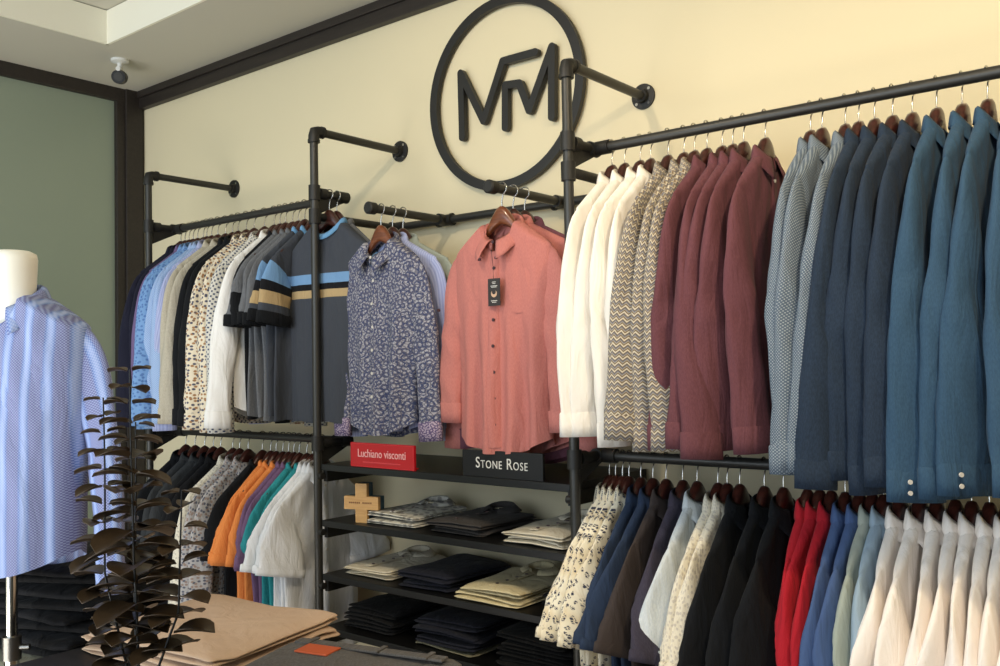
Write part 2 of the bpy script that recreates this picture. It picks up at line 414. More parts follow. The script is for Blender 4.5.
# ------------------------------------------------------------------ hangers
def make_hanger(mat, w=.185):
    m = MB(); n = 33; P = []
    for i in range(n):
        s = -1+2*i/(n-1); x = s*w; a = abs(s)
        top = -.060-.066*(1-math.exp(-(a*3.0)**2.3))-.090*a**1.15-.004*a**2
        h = .052*math.exp(-(a*3.0)**2)+.014
        y = .006+.011*math.exp(-(a*3.2)**2); yc = .0
        end = math.sqrt(max(0, 1-max(0, (a-.93)/.07)**2))*.999+.001
        zc = top-h/2; ring = []
        for k in range(12):
            t = 2*PI*k/12; ring.append((x, yc+y*end*math.copysign(abs(math.cos(t))**.7, math.cos(t)), zc+h/2*end*math.copysign(abs(math.sin(t))**.7, math.sin(t))))
        P.append(ring)
    m.grid(np.array(P), None, True); m.poly(P[0][::-1]); m.poly(P[-1])
    root = m.build('wooden_hanger', mat, None); root.location = (0, 0, 0)
    m = MB(); pts = [(0, 0, -.068), (0, 0, -.045), (0, 0, -.03)]
    for k in range(13):
        a = -PI/2+.35+k/12*(PI*1.18); pts.append((.0205*math.cos(a), 0, .0205*math.sin(a)))
    pts[2] = (.004, 0, -.028)
    m.tube(pts, .0023, 6); m.build('hook', M_hook, root)
    return root
H1 = make_hanger(M_hang); H2 = make_hanger(M_hang2)
used = {}
def hang(proto, loc, rz, label, group):
    if not used.get(proto): used[proto] = 1; r = proto
    else:
        r = proto.copy(); C.objects.link(r)
        for ch in proto.children:
            c = ch.copy(); C.objects.link(c); c.parent = r
    r.location = loc; r.rotation_euler = (0, 0, rz); tag(r, label, 'hanger', group); return r

# ------------------------------------------------------------------ garments
def garment(name, mat, rng, L=.93, kind='shirt', sleeve='long', T=.03, wid=.215, fold=.007, slv=None, twist=.65, mcuff=None,
            mcollar=None, buttons=None, pocket=False, shift=(0, 0), hem='tail', rolled=False, slen=None, flare=1.0, detail=1,
            neckz=-.128, neck=(.064, .022), fdip=.05, cy=.42, nar=0., sang=(.12, .12), closed=True, cuffb=False, wide=0., twists=None, mband=None, drop=.112):
    """a top hung on a hanger: local x across the shoulders, -y the front, z up, origin at the rail"""
    root = empty(name)
    R = lambda a, b: rng.uniform(a, b)
    ns = 44 if detail else 24; nv = 40 if detail else 24
    ph = [R(0, 6.28) for _ in range(12)]; ks = [R(1.2, 2.0), R(2.4, 3.4), R(4, 6), R(6.5, 9)]
    sn = neck[0]/wid
    def W(z):
        a = np.clip((-z+neckz-.03)/.25, 0, 1)
        w_ = wid+.012*np.sin(a*PI/2)
        return w_-(.012+nar)*np.clip((-z-.35)/.3, 0, 1)+.008*np.sin(7*z+ph[10])
    def sheet(side):       # side -1 front, +1 back
        s = -np.cos(np.linspace(0, PI, ns+1)); s = s*.55+np.linspace(-1, 1, ns+1)*.45
        vv = np.linspace(0, 1, nv+1)**1.25
        Sg, Vg = np.meshgrid(s, vv); A = np.abs(Sg)
        out = np.clip((A-sn)/(1-sn), 0, 1)
        ztop = neckz-drop*out**1.15-.004*np.sin(PI*out)
        inn = np.clip(A/sn, 0, 1)
        ytop = np.where(A < sn, np.sqrt(np.clip(1-inn**2, 0, 1))*neck[1], 0)
        dip = np.where(A < sn, np.sqrt(np.clip(1-inn**2, 0, 1)), 0)
        ztop = ztop-dip**1.6*(fdip if side < 0 else -.004)
        zb = -L+(.055*A**2.2 if hem == 'tail' else .004*np.sin(9*Sg+ph[0]))+(0.012 if side < 0 and hem == 'tail' else 0)
        z = ztop+(zb-ztop)*Vg
        x = Sg*np.where(Vg < .25, wid+(W(z)-wid)*np.clip(Vg/.25, 0, 1), W(z))
        th = T*(1-A**3.2)**.55*(.72+.28*np.sin(np.clip(-(z+.18)/.35, 0, 1)*PI/2))
        th = np.maximum(th, .011*(1-A**6)*(A > .0))*np.sqrt(np.clip(Vg/.022, 0, 1))
        th = np.maximum(th, ytop*np.clip(1-Vg/.16, 0, 1)**1.2)
        ramp = np.clip((-z-.24)/.5, 0, 1)**.9*(1-A**5)
        f = fold*ramp*(np.sin(2*PI*ks[0]*Sg/1.3+ph[1+(side > 0)]+1.2*z)+.8*np.sin(2*PI*ks[1]*Sg/1.6+ph[3]+side)+.5*np.sin(2*PI*ks[2]*Sg/2+ph[4]-3*z))
        # drag lines from the shoulders
        f2 = .0035*np.clip(Vg/.1, 0, 1)*(1-Vg)*np.sin(30*(A*.5+z*1.0)+ph[5])*(1-A**4)
        y = side*th+f+f2*side+shift[1]*ramp
        if side > 0: y = np.maximum(y, -th*.2+f-.0)
        x = x+.006*ramp*np.sin(9*z+ph[6])
        return np.stack([x, y, z], -1), np.stack([x, z], -1), s, vv
    m = MB()
    Fp, Fu, s_, v_ = sheet(-1); Bp, Bu, _, _ = sheet(1)
    Bp[:, 0] = Fp[:, 0]; Bp[:, -1] = Fp[:, -1]
    m.grid(Fp, Fu); m.grid(Bp, Bu+np.array([.5, 0]), flip=True)
    body = m.build('body', mat, root)
    bm = bmesh.new(); bm.from_mesh(body.data); bmesh.ops.remove_doubles(bm, verts=bm.verts, dist=.0004); bm.to_mesh(body.data); bm.free()
    body.data.polygons.foreach_set('use_smooth', [True]*len(body.data.polygons))
    ic = ns//2
    def front_at(x, z):      # point on the front sheet near the middle
        j = int(np.argmin(np.abs(Fp[:, ic, 2]-z))); i = int(np.argmin(np.abs(Fp[j, :, 0]-x))); return Fp[j, i]
    # ---- sleeves
    for side in (-1, 1):
        long = sleeve == 'long'
        Ls = slen if slen else (.60 if long else .23)
        n = (30 if long else 16) if detail else 12
        nr = 20 if detail else 14
        a0 = 1.0; a1 = sang[0 if side < 0 else 1]+R(-.05, .05); Ls *= R(.965, 1.03); bend = R(-.05, .05)
        pos = np.array([side*(wid-.040), 0., neckz-drop-.052]); cl = []; t_ = np.linspace(0, 1, n)
        ang = a1+(a0-a1)*np.exp(-t_*(11 if long else 4.5))
        if long: ang = ang-.10*np.clip((t_-.45)/.3, 0, 1)
        yo = slv if slv is not None else R(-.05, .03)
        tw_end = (twists[0 if side < 0 else 1] if twists else twist)+R(-.18, .18)
        rows = []; uvs = []
        q1, q2, q3 = R(0, 6), R(0, 6), R(0, 6)
        dl = Ls/(n-1); P0 = pos.copy()
        frames = []
        for j in range(n):
            t = t_[j]; d = np.array([side*math.sin(ang[j]), 0, -math.cos(ang[j])])
            if j: P0 = P0+d*dl
            c = P0.copy(); c[1] += yo*t**1.5
            e1 = np.array([side*math.cos(ang[j]), 0, math.sin(ang[j])])
            q_ = min(1, max(0, (t-.06)/.6)); tw = -tw_end*q_*q_*(3-2*q_)
            ct, st = math.cos(tw), math.sin(tw)
            e1r = np.array([e1[0]*ct*1.0, side*st*0+e1[0]*st, e1[2]]); e1r /= np.linalg.norm(e1r)
            e2 = np.cross(d, e1r); e2 /= np.linalg.norm(e2)
            if long:
                ra = .062-.010*min(1, t*1.4)+.0015*math.sin(9*t+q1)*min(1, t*4); ra += wide*max(0, t-.2); rb = .013+.012*math.sin(PI/2*min(1, t*3))-.006*max(0, t-.6)+.0012*math.sin(13*t+q2)*min(1, t*4)
            else:
                ra = (.064+(.092*flare-.064)*t)+.002*math.sin(6*t+q1); rb = .013+.010*min(1, t*2)
            if rolled and t > .9: ra *= 1.05
            frames.append((c, e1r, e2, d, ra, rb))
            row = []; uu = []
            for k in range(nr):
                th = 2*PI*k/nr
                cz_ = math.sin(2*th+q3+4*t); rip = 1+(.05*math.sin(3*th+q3+3*t)+.10*(math.exp(-6*cz_*cz_)-.4))*min(1, t*2.5)
                w_ = (.0022*math.sin(22*t+2*th+q1)+.0045*math.exp(-((t-.42)/.05)**2)*math.sin(2*th+q2)-.004*math.exp(-((t-.52)/.04)**2)*math.cos(2*th+q1))*min(1, t*4) if long else .002*math.sin(10*t+2*th+q1)
                p = c+e1r*ra*math.cos(th)*rip+e2*(rb*math.sin(th)*rip+w_)
                row.append(p); uu.append((side*.3+ra*2*(th/PI-1), -.24-t*Ls+(0 if kind != 'tee' else -.08*(1-t))))
            uu.append((side*.3+ra*2, uu[0][1]))
            rows.append(row); uvs.append(uu)
        m = MB(); m.grid(np.array(rows), np.array(uvs), True, flip=(side > 0))
        sl = m.build('sleeve', mat, root)
        # cuff or hem band
        c, e1r, e2, d, ra, rb = frames[-1]
        ch = .068 if long else (.028 if kind != 'tee' else .045)
        if rolled: ch = .06
        k_out = 1.05; prof = [(-.004, .99), (.0, k_out), (ch*.5, k_out), (ch, k_out*.99), (ch, .93), (ch*.3, .9)]
        rr = []; uu = []
        ca = min(ra, .056+wide) if long and not rolled else ra
        for h_, kf in prof:
            row = [];
            for k in range(nr):
                th = 2*PI*k/nr
                row.append(c+d*h_+e1r*(ca*kf*math.cos(th))+e2*((rb*.95+.002)*kf*math.sin(th)+.004*math.sin(22+2*th+q1)*(1 if long else 0)*(1-h_*5)))
            rr.append(row); uu.append([(ca*2*k/nr*2, -h_) for k in range(nr+1)])
        m = MB(); m.grid(np.array(rr), np.array(uu), True, flip=(side > 0))
        cu = m.build('cuff' if long else 'sleeve_hem', mcuff or (mband if (not long and mband) else mat), sl)
        if long and detail and kind == 'shirt' and cuffb:
            m = MB()
            for hh in (.02, .045):
                pc = c+d*hh+e2*(rb*1.06+.003)*(-1)+e1r*ca*.45
                m.tube([pc, pc-e2*.0035], .0055, 8)
            m.build('button', buttons or M_button, cu, angle=40)
    # ---- collar / neckband
    rx, ry = neck; n = 40; cyk = cy
    if kind in ('shirt', 'polo'):
        prof = 9; rows = []; uvs = []
        g0 = .16 if closed else .42
        for i in range(n+1):
            th = g0+(2*PI-2*g0)*i/n        # 0 = front centre
            fr = (1+math.cos(th))/2        # 1 at front 0 at back
            cx, cy = math.sin(th), -math.cos(th)
            zb0 = neckz-(fdip-.003)*max(0, math.cos(th))**1.6+.004*max(0, -math.cos(th))
            zt0 = neckz+.032-(fdip-.012)*fr**(1.6 if fdip < .1 else 1.25)
            pt = max(0, 1-abs(th-g0)/.75) + max(0, 1-abs(2*PI-g0-th)/.75)
            lf = .046+.016*fr+.014*pt
            out = .020+.010*fr+.010*pt
            col = []
            for j in range(4):
                t = j/3; rr_ = 1.0-.07*t; col.append((rx*rr_*cx, ry*rr_*cy+.004*fr, zb0+(zt0-zb0)*t))
            for j in range(1, 6):
                t = j/5; o_ = .005+out*t**.8
                xx = (rx*.94+o_)*cx+math.copysign(.022*pt*t, cx); yy = (ry*.94+o_*cyk)*cy+.004*fr-.004*fr*t
                col.append((xx, yy, zt0+.002-lf*t+.003*math.sin(PI*t)))
            rows.append(col); uvs.append([(.4*i/n, .012*j) for j in range(prof)]+[(.4*i/n, .012*prof)])
        m = MB(); m.grid(np.array(rows), np.array(uvs))
        co = m.build('collar', mcollar or mat, root, solid=.002)
    elif kind in ('tee', 'crew'):
        rows = []; uvs = []
        for i in range(n):
            th = 2*PI*i/n; cx, cy = math.sin(th), -math.cos(th)
            zb0 = neckz-(fdip)*max(0, math.cos(th))**1.6+.003
            rows.append([(rx*(1+a)*cx, ry*(1+a)*cy, zb0+b_) for a, b_ in ((.10, -.010), (.06, .004), (-.02, .012), (-.10, .010), (-.12, -.004))])
            uvs.append([(i*.01, j*.01) for j in range(6)])
        rows.append(rows[0]); uvs.append(uvs[0])
        m = MB(); m.grid(np.array(rows), np.array(uvs)); m.build('neckband', mcollar or mat, root, solid=.001)
    # ---- placket and buttons
    if kind in ('shirt', 'polo'):
        zend = -L+.02 if kind == 'shirt' else -.34
        zs = [z for z in Fp[:, ic, 2] if z > zend]
        rows = []
        for j in range(len(zs)):
            row = []
            for dx, off in ((-.017, .0002), (-.0155, -.003), (0, -.0036), (.0155, -.003), (.017, .0002)):
                i = int(np.searchsorted(Fp[j, :, 0], dx)); i = min(max(i, 1), ns)
                x0, x1 = Fp[j, i-1, 0], Fp[j, i, 0]; t = 0 if x1 == x0 else (dx-x0)/(x1-x0)
                p = Fp[j, i-1]*(1-t)+Fp[j, i]*t; row.append((dx, p[1]+off, p[2]))
            rows.append(row)
        uv = np.array([[(r_[0]+.2, r_[2]) for r_ in row]+[(0, 0)] for row in rows])
        m = MB(); m.grid(np.array(rows), uv); pk = m.build('placket', mat, root)
        if detail:
            z = neckz-.075
            lim = -L+.09 if kind == 'shirt' else -.33
            while z > lim:
                p = front_at(0, z); m = MB(); m.tube([(0, p[1]-.003, z), (0, p[1]-.0065, z)], .0058, 10); z -= .088 if kind == 'shirt' else .065
                m.build('button', buttons or M_button, pk, angle=40)
    if pocket:
        rows = []; zz = np.linspace(-.30, -.435, 8); xx = np.linspace(.045, .155, 8)
        for j, z in enumerate(zz):
            row = []
            for x in xx:
                jj = int(np.argmin(np.abs(Fp[:, ic, 2]-z))); ys = np.interp(x, Fp[jj, :, 0], Fp[jj, :, 1]); b_ = .015*(1-abs(x-.1)/.055) if j == 7 else 0
                edge = 1 if (j in (0, 7) or x in (xx[0], xx[-1])) else 0
                row.append((x, ys-.0030+.0022*edge, z-b_))
            rows.append(row)
        m = MB(); m.grid(np.array(rows), np.array([[(p[0]+.003, p[2]+.002) for p in r_]+[(0, 0)] for r_ in rows])); m.build('pocket', mat, root)
    return root, front_at

ORD = ['first', 'second', 'third', 'fourth', 'fifth', 'sixth', 'seventh', 'eighth', 'ninth', 'tenth']
def run_of(rng, hooks_x, z, rails, items, fromwhat, shirt_group):
    """items: (count, singular description, colour word, category, kwargs)"""
    k = 0
    for cnt, desc, short, cat, kw in items:
        for i in range(cnt):
            x = hooks_x[k]; k += 1
            kw2 = dict(kw); fr = kw2.pop('rot', R_ROT)
            rz = PI/2+rng.uniform(-.05, .05)+fr
            name = kw2.pop('name')
            if cnt == 1: lab = f'{desc} on {rails}'
            else: lab = f'{desc}, {ORD[i]} of {["", "", "two", "three", "four", "five", "six", "seven", "eight"][cnt]} from {fromwhat} on {rails}'
            dy = rng.uniform(-.004, .004)
            kw2['L'] = kw2.get('L', .93)+rng.uniform(-.012, .012)
            g, _ = garment(name, kw2.pop('mat'), rng, **kw2)
            g.location = (x, -RY+dy, z+RR-.004); g.rotation_euler = (rng.uniform(-.02, .02), 0, rz)
            tag(g, lab, cat, shirt_group if cnt == 1 else f'{short} on {rails}')
            hl = f'dark hanger of the {short if cnt == 1 else ORD[i]+" "+short+" from "+fromwhat} on {rails}'
            hang(H1, (x, -RY+dy, z), rz, hl, 'hangers on '+rails)
R_ROT = 0

F = {}
F['cream'] = fabric('cream_cotton', (240, 233, 222))
F['white'] = fabric('white_cotton', (238, 236, 232))
F['zig'] = fabric('zigzag_weave', (205, 196, 176), 'zigzag', (118, 98, 72), (86, 92, 110), .016)
F['maroon'] = fabric('maroon_cotton', (98, 58, 64), 'heather', (106, 64, 70))
F['greyblue'] = fabric('grey_blue_dots', (84, 98, 114), 'grid_dots', (158, 166, 170), p=.008)
F['teal'] = fabric('dark_teal_denim', (34, 46, 62), 'heather', (40, 54, 72))
F['blue'] = fabric('steel_blue_cotton', (48, 74, 98), 'heather', (54, 82, 106))
F['birds'] = fabric('bird_print', (236, 228, 206), 'birds', (60, 62, 78), p=.026)
F['navy'] = fabric('navy_cotton', (42, 56, 80))
F['taupe'] = fabric('taupe_cotton', (62, 54, 52))
F['plumgrey'] = fabric('plum_grey_cotton', (58, 54, 68), 'heather', (66, 62, 76))
F['palecream'] = fabric('pale_print', (228, 220, 200), 'dots', (200, 192, 178), p=.012)
F['paleblue'] = fabric('pale_blue_white', (214, 220, 222), 'heather', (200, 208, 214))
F['black'] = fabric('black_cotton', (15, 17, 21))
F['red'] = fabric('red_pique', (170, 28, 42))
F['royal'] = fabric('royal_blue_pique', (70, 92, 134))
F['sage'] = fabric('sage_pique', (160, 168, 158))
F['sky'] = fabric('sky_pique', (150, 170, 186))
F['offwhite'] = fabric('off_white_pique', (248, 238, 228))
F['navyblack'] = fabric('midnight_cotton', (26, 27, 44))
F['purple'] = fabric('dusty_purple', (104, 86, 122), 'stripe', (118, 100, 138), p=.008)
F['lightblue'] = fabric('light_blue_print', (120, 158, 204), 'dots', (88, 122, 176), p=.016)
F['lightblue2'] = fabric('light_blue_check', (140, 168, 210), 'check', (170, 190, 222), p=.009)
F['lavender'] = fabric('lavender_blue', (158, 166, 208), 'stripe', (178, 186, 220), p=.01)
F['beige'] = fabric('beige_linen', (176, 168, 150), 'heather', (188, 180, 162))
F['floral'] = fabric('brown_floral', (226, 214, 190), 'dots', (160, 120, 82), (84, 84, 100), .014)
F['bluedot'] = fabric('blue_dot_print', (214, 210, 200), 'grid_dots', (64, 72, 96), p=.02)
F['greytee'] = fabric('grey_jersey', (98, 100, 104), 'heather', (108, 110, 114))
F['tee'] = fabric('banded_jersey', (62, 66, 74), 'tee_bands')
F['charcoal'] = fabric('charcoal_cotton', (52, 54, 56))
F['greyprint'] = fabric('grey_print', (176, 172, 170), 'dots', (94, 96, 108), (150, 130, 120), .013)
F['orange'] = fabric('orange_jersey', (222, 132, 66), 'heather', (228, 140, 76))
F['purpletee'] = fabric('mauve_jersey', (112, 86, 118))
F['tealtee'] = fabric('teal_jersey', (40, 134, 142), 'heather', (52, 146, 152))
F['bluewhite'] = fabric('cool_white', (226, 228, 232))
F['paisley'] = fabric('blue_paisley', (62, 70, 104), 'floral', (164, 162, 168), (96, 94, 108), .020)
F['pink'] = fabric('salmon_cotton', (188, 116, 108), 'heather', (196, 124, 115))
F['cuffprint'] = fabric('cuff_print', (96, 82, 118), 'floral', (176, 160, 176), None, .012)
F['plum'] = fabric('plum_cotton', (116, 72, 84))
F['stripe'] = fabric('blue_stripe_gingham', (104, 106, 150), 'stripe', (84, 116, 180), (176, 188, 218), .05, crease=.3)
F['tan'] = fabric('tan_twill', (204, 174, 146), crease=.2)
F['denim'] = fabric('grey_denim', (84, 80, 76), 'heather', (100, 96, 92))
F['khaki'] = fabric('olive_khaki', (128, 124, 104))
F['blackt'] = fabric('black_twill', (9, 9, 11))
F['blackt2'] = fabric('soft_black_twill', (17, 17, 20))
F['creamfold'] = fabric('cream_fold', (214, 204, 182))
F['creamprint'] = fabric('cream_fold_print', (208, 204, 192), 'dots', (150, 146, 140), p=.03)
F['navyfold'] = fabric('navy_fold', (26, 28, 40))
F['greyfold'] = fabric('dark_grey_fold', (62, 58, 56))
F['yellowfold'] = fabric('butter_fold', (212, 198, 158), 'heather', (200, 188, 152))
F['tealink'] = fabric('tee_trim_blue', (104, 150, 190))

# ---- upper right rail
rng = random.Random(11)
XS = [1.300, 1.345, 1.403, 1.440, 1.504, 1.557, 1.592, 1.635, 1.682, 1.715, 1.751, 1.816, 1.946, 1.98, 2.042, 2.079, 2.12, 2.166, 2.213, 2.273, 2.332, 2.39, 2.45, 2.51]
LS = dict(name='long_sleeve_shirt', kind='shirt', sleeve='long', slen=.60, T=.024)
def ls(mat, **k): d = dict(LS); d['mat'] = F[mat]; d.update(k); return d
rails = 'logo-side upper rail'
run_of(rng, XS, ZR, rails, [
    (4, 'cream white long-sleeved shirt', 'cream shirt', 'shirt', ls('cream', L=.91, slen=.60)),
    (3, 'beige and brown zigzag-patterned long-sleeved shirt', 'zigzag shirt', 'shirt', ls('zig', L=.96, slen=.61)),
    (5, 'maroon long-sleeved shirt', 'maroon shirt', 'shirt', ls('maroon', L=.94, slen=.62, wide=.01)),
    (3, 'grey-blue dotted long-sleeved shirt', 'dotted shirt', 'shirt', ls('greyblue', L=.98, slen=.65)),
    (4, 'dark slate blue long-sleeved shirt', 'slate shirt', 'shirt', ls('teal', L=.99, slen=.68)),
    (5, 'bright steel blue long-sleeved shirt', 'steel blue shirt', 'shirt', ls('blue', L=1.0, slen=.69, cuffb=True, wide=.022)),
], 'post', 'long-sleeved shirts on the upper rail')
# ---- lower right rail
rng = random.Random(12)
XL = [1.262, 1.288, 1.313, 1.335, 1.378, 1.423, 1.468, 1.523, 1.573, 1.641, 1.668, 1.707, 1.784, 1.839, 1.907, 1.94, 1.973, 2.012, 2.049, 2.08, 2.111, 2.152, 2.2, 2.24, 2.284, 2.322, 2.362, 2.40, 2.45]
SS = dict(name='short_sleeve_shirt', kind='shirt', sleeve='short', slen=.25, T=.022, L=.84, sang=(.30, .30), flare=1.08, twist=.35, hem='flat', wid=.205)
def ss(mat, **k): d = dict(SS); d['mat'] = F[mat]; d.update(k); return d
PO = dict(SS); PO.update(name='polo_shirt', kind='polo', slen=.27, flare=.95, sang=(.07, .07), hem='flat', twist=.3, wid=.205)
def po(mat, **k): d = dict(PO); d['mat'] = F[mat]; d.update(k); return d
rails = 'logo-side lower rail'
run_of(rng, XL, ZL, rails, [
    (4, 'cream short-sleeved shirt with dark bird print', 'bird print shirt', 'shirt', ss('birds')),
    (2, 'navy short-sleeved shirt', 'navy shirt', 'shirt', ss('navy')),
    (1, 'taupe brown short-sleeved shirt behind the plum grey one', 'taupe shirt', 'shirt', ss('taupe')),
    (1, 'plum grey short-sleeved shirt beside a white one', 'plum grey shirt', 'shirt', ss('plumgrey')),
    (1, 'pale bluish white short-sleeved shirt', 'bluish white shirt', 'shirt', ss('paleblue', sang=(.22, .22), wid=.205)),
    (2, 'pale cream dotted short-sleeved shirt', 'pale dotted shirt', 'shirt', ss('palecream', sang=(.15, .15), wid=.205)),
    (3, 'black short-sleeved shirt', 'black shirt', 'shirt', ss('black', sang=(.10, .10), wid=.205)),
    (3, 'bright red polo shirt', 'red polo', 'polo shirt', po('red')),
    (2, 'royal blue polo shirt', 'royal blue polo', 'polo shirt', po('royal')),
    (1, 'sage grey polo shirt beside a royal blue one', 'sage polo', 'polo shirt', po('sage')),
    (1, 'pale sky blue polo shirt beside the white ones', 'sky blue polo', 'polo shirt', po('sky')),
    (8, 'off-white polo shirt', 'off-white polo', 'polo shirt', po('offwhite', flare=1.1, slen=.30)),
], 'post', 'short-sleeved tops on the lower rail')
# ---- upper left rail
rng = random.Random(13)
def lin_x(a, b, n): return [a+(b-a)*i/(n-1) for i in range(n)]
XU = [-1.19, -1.155, -1.12, -1.08, -1.04, -1.0, -.96, -.92, -.87, -.82, -.765, -.71, -.65, -.59, -.52, -.45, -.405, -.365, -.325, -.285, -.235, -.185]
rails = 'glass-side upper rail'
TE = dict(name='t_shirt', kind='tee', sleeve='short', slen=.21, T=.022, L=.92, wid=.198, sang=(.12, .12), flare=.85, twist=.15, hem='flat')
def te(mat, **k): d = dict(TE); d['mat'] = F[mat]; d.update(k); return d
run_of(rng, XU, ZR, rails, [
    (2, 'midnight navy long-sleeved shirt', 'midnight shirt', 'shirt', ls('navyblack', L=.92, slen=.62)),
    (1, 'dusty purple long-sleeved shirt', 'purple shirt', 'shirt', ls('purple', L=.92, slen=.62)),
    (2, 'light blue printed long-sleeved shirt', 'light blue printed shirt', 'shirt', ls('lightblue', L=.95, slen=.63)),
    (2, 'light blue checked long-sleeved shirt', 'light blue checked shirt', 'shirt', ls('lightblue2', L=.92, slen=.62)),
    (1, 'lavender blue striped long-sleeved shirt', 'lavender shirt', 'shirt', ls('lavender', L=.95, slen=.63)),
    (2, 'beige long-sleeved shirt', 'beige shirt', 'shirt', ls('beige', L=.93)),
    (2, 'plain black long-sleeved shirt', 'black shirt', 'shirt', ls('black', L=.92, slen=.62)),
    (2, 'cream shirt with brown floral dots', 'floral shirt', 'shirt', ls('floral', L=.95, slen=.63)),
    (1, 'white shirt with a grid of dark blue dots', 'blue-dotted shirt', 'shirt', ls('bluedot', L=.95, slen=.63)),
    (1, 'plain white long-sleeved shirt', 'white shirt', 'shirt', ls('white', L=.95, slen=.63)),
    (1, 'black T-shirt beside grey T-shirts', 'black T-shirt', 'T-shirt', te('black')),
    (3, 'grey T-shirt with black sleeve bands', 'grey T-shirt', 'T-shirt', te('greytee', mband=F['black'])),
    (2, 'grey T-shirt with coloured bands', 'banded T-shirt', 'T-shirt', te('tee', mband=F['black'], mcollar=F['tealink'])),
], 'glass wall', 'shirts on the upper rail beside the glass wall')
# ---- lower left rail
rng = random.Random(14)
XD = [-1.16, -1.08, -1.0, -.93, -.87, -.775, -.72, -.66, -.555, -.49, -.45, -.41, -.37, -.335, -.29, -.245, -.205, -.175, -.145]
rails = 'glass-side lower rail'
run_of(rng, XD, ZL, rails, [
    (1, 'black long-sleeved shirt behind the dark leafy stems', 'black shirt', 'shirt', ls('black', L=.85)),
    (2, 'charcoal grey long-sleeved shirt', 'charcoal shirt', 'shirt', ls('charcoal', L=.85)),
    (2, 'faded black long-sleeved shirt', 'faded black shirt', 'shirt', ls('blackt2', L=.85)),
    (1, 'pale cream shirt between black and grey printed ones', 'pale cream shirt', 'shirt', ls('palecream', L=.86)),
    (2, 'light grey printed long-sleeved shirt', 'grey printed shirt', 'shirt', ls('greyprint', L=.86)),
    (1, 'black T-shirt beside the orange T-shirts', 'black T-shirt', 'T-shirt', te('black', L=.8)),
    (3, 'orange T-shirt', 'orange T-shirt', 'T-shirt', te('orange', L=.82, slen=.21)),
    (2, 'mauve purple T-shirt', 'mauve T-shirt', 'T-shirt', te('purpletee', L=.8, slen=.21)),
    (2, 'bright teal T-shirt', 'teal T-shirt', 'T-shirt', te('tealtee', L=.84, slen=.21)),
    (3, 'white short-sleeved shirt', 'white shirt', 'shirt', ss('bluewhite', L=.90, slen=.23, sang=(.16, .16))),
], 'glass wall', 'tops on the lower rail beside the glass wall')

# ---- T-shirts facing out on the connector of the middle post
rng = random.Random(21)
for i, (y, lab, rz) in enumerate(((-.425, 'dark grey T-shirt with chest bands facing out behind the middle post, front one', .12), (-.385, 'grey T-shirt hanging just behind the banded one at the middle post', .05))):
    g, _ = garment('t_shirt', F['tee'] if i == 0 else F['greytee'], rng, **{k: v for k, v in te('tee', T=.045 if i == 0 else .02, mband=F['black'], mcollar=F['tealink'] if i == 0 else None, sang=(.35, .35), L=.93, wid=.22, neck=(.078, .045), fdip=.065, twist=0, flare=1.1).items() if k not in ('name', 'mat')})
    g.location = (.012, y, ZR+RR-.004); g.rotation_euler = (0, 0, rz); tag(g, lab, 'T-shirt', 'T-shirts at the middle post')
    hang(H1, (.012, y, ZR), rz, ('dark hanger of the banded T-shirt facing out at the middle post', 'dark hanger of the grey T-shirt behind the banded one')[i], 'hangers at the middle post')

# ---- faced-out shirts
DISP = {}
def faced(x, y, rz, label, cat, hl, proto, rng, z=ZM, **kw):
    kw.setdefault('drop', .085)
    if kw['T'] > .04: kw.setdefault('neck', (.070, .050)); kw.setdefault('fdip', .108); kw.setdefault('cy', 1.0)
    mat = kw.pop('mat')
    g, fa = garment('long_sleeve_shirt', mat, rng, **kw)
    g.location = (x, y, z+RR-.004); g.rotation_euler = (0, 0, rz); tag(g, label, cat, 'shirts facing out on the short arms')
    hang(proto, (x, y, z), rz, hl, 'hangers on the face-out arms'); return g, fa
rng = random.Random(31)
faced(FX[0]+.01, -.425, -.06, 'blue paisley long-sleeved shirt facing out above the red sign', 'shirt', 'red-brown hanger of the blue paisley shirt above the red sign', H2, rng,
      mat=F['paisley'], kind='shirt', T=.05, L=.89, wid=.212, drop=.09, nar=.02, slen=.58, twists=(.15, -.15), mcuff=F['cuffprint'], sang=(.11, .12), fold=.014, slv=-.02)
faced(FX[0]+.012, -.365, -.03, 'lavender shirt just behind the blue paisley shirt', 'shirt', 'dark hanger of the lavender shirt behind the paisley one', H1, rng,
      mat=F['lavender'], kind='shirt', T=.025, L=.88, wid=.235, slen=.58, twist=0, sang=(.07, .05))
faced(FX[0]+.014, -.31, -.02, 'grey shirt, rearmost behind the blue paisley shirt', 'shirt', 'dark hanger of the rearmost shirt behind the paisley one', H1, rng,
      mat=F['sage'], kind='shirt', T=.02, L=.88, wid=.24, slen=.58, twist=0, sang=(.07, .05))
gp, fa = faced(FX[1]+.012, -.425, .0, 'salmon pink button-down shirt facing out with black hang tag', 'shirt', 'red-brown hanger of the salmon pink shirt with the tag', H2, rng,
      mat=F['pink'], kind='shirt', T=.055, L=.93, wid=.208, drop=.095, nar=.02, slen=.50, twists=(.1, -.1), mcuff=F['pink'], sang=(.15, .14), fold=.014, pocket=True, buttons=M_bdark, closed=True, slv=-.015)
faced(FX[1]+.01, -.36, .06, 'second salmon pink shirt hanging behind the tagged one', 'shirt', 'dark hanger of the second salmon shirt', H1, rng,
      mat=F['pink'], kind='shirt', T=.025, L=.93, wid=.235, slen=.60, twist=0, sang=(.10, .05))
faced(FX[1]+.015, -.30, .03, 'plum shirt, rearmost behind the salmon pink shirts', 'shirt', 'dark hanger of the plum shirt behind the salmon ones', H1, rng,
      mat=F['plum'], kind='shirt', T=.02, L=.97, wid=.24, slen=.60, twist=0, sang=(.10, .05))
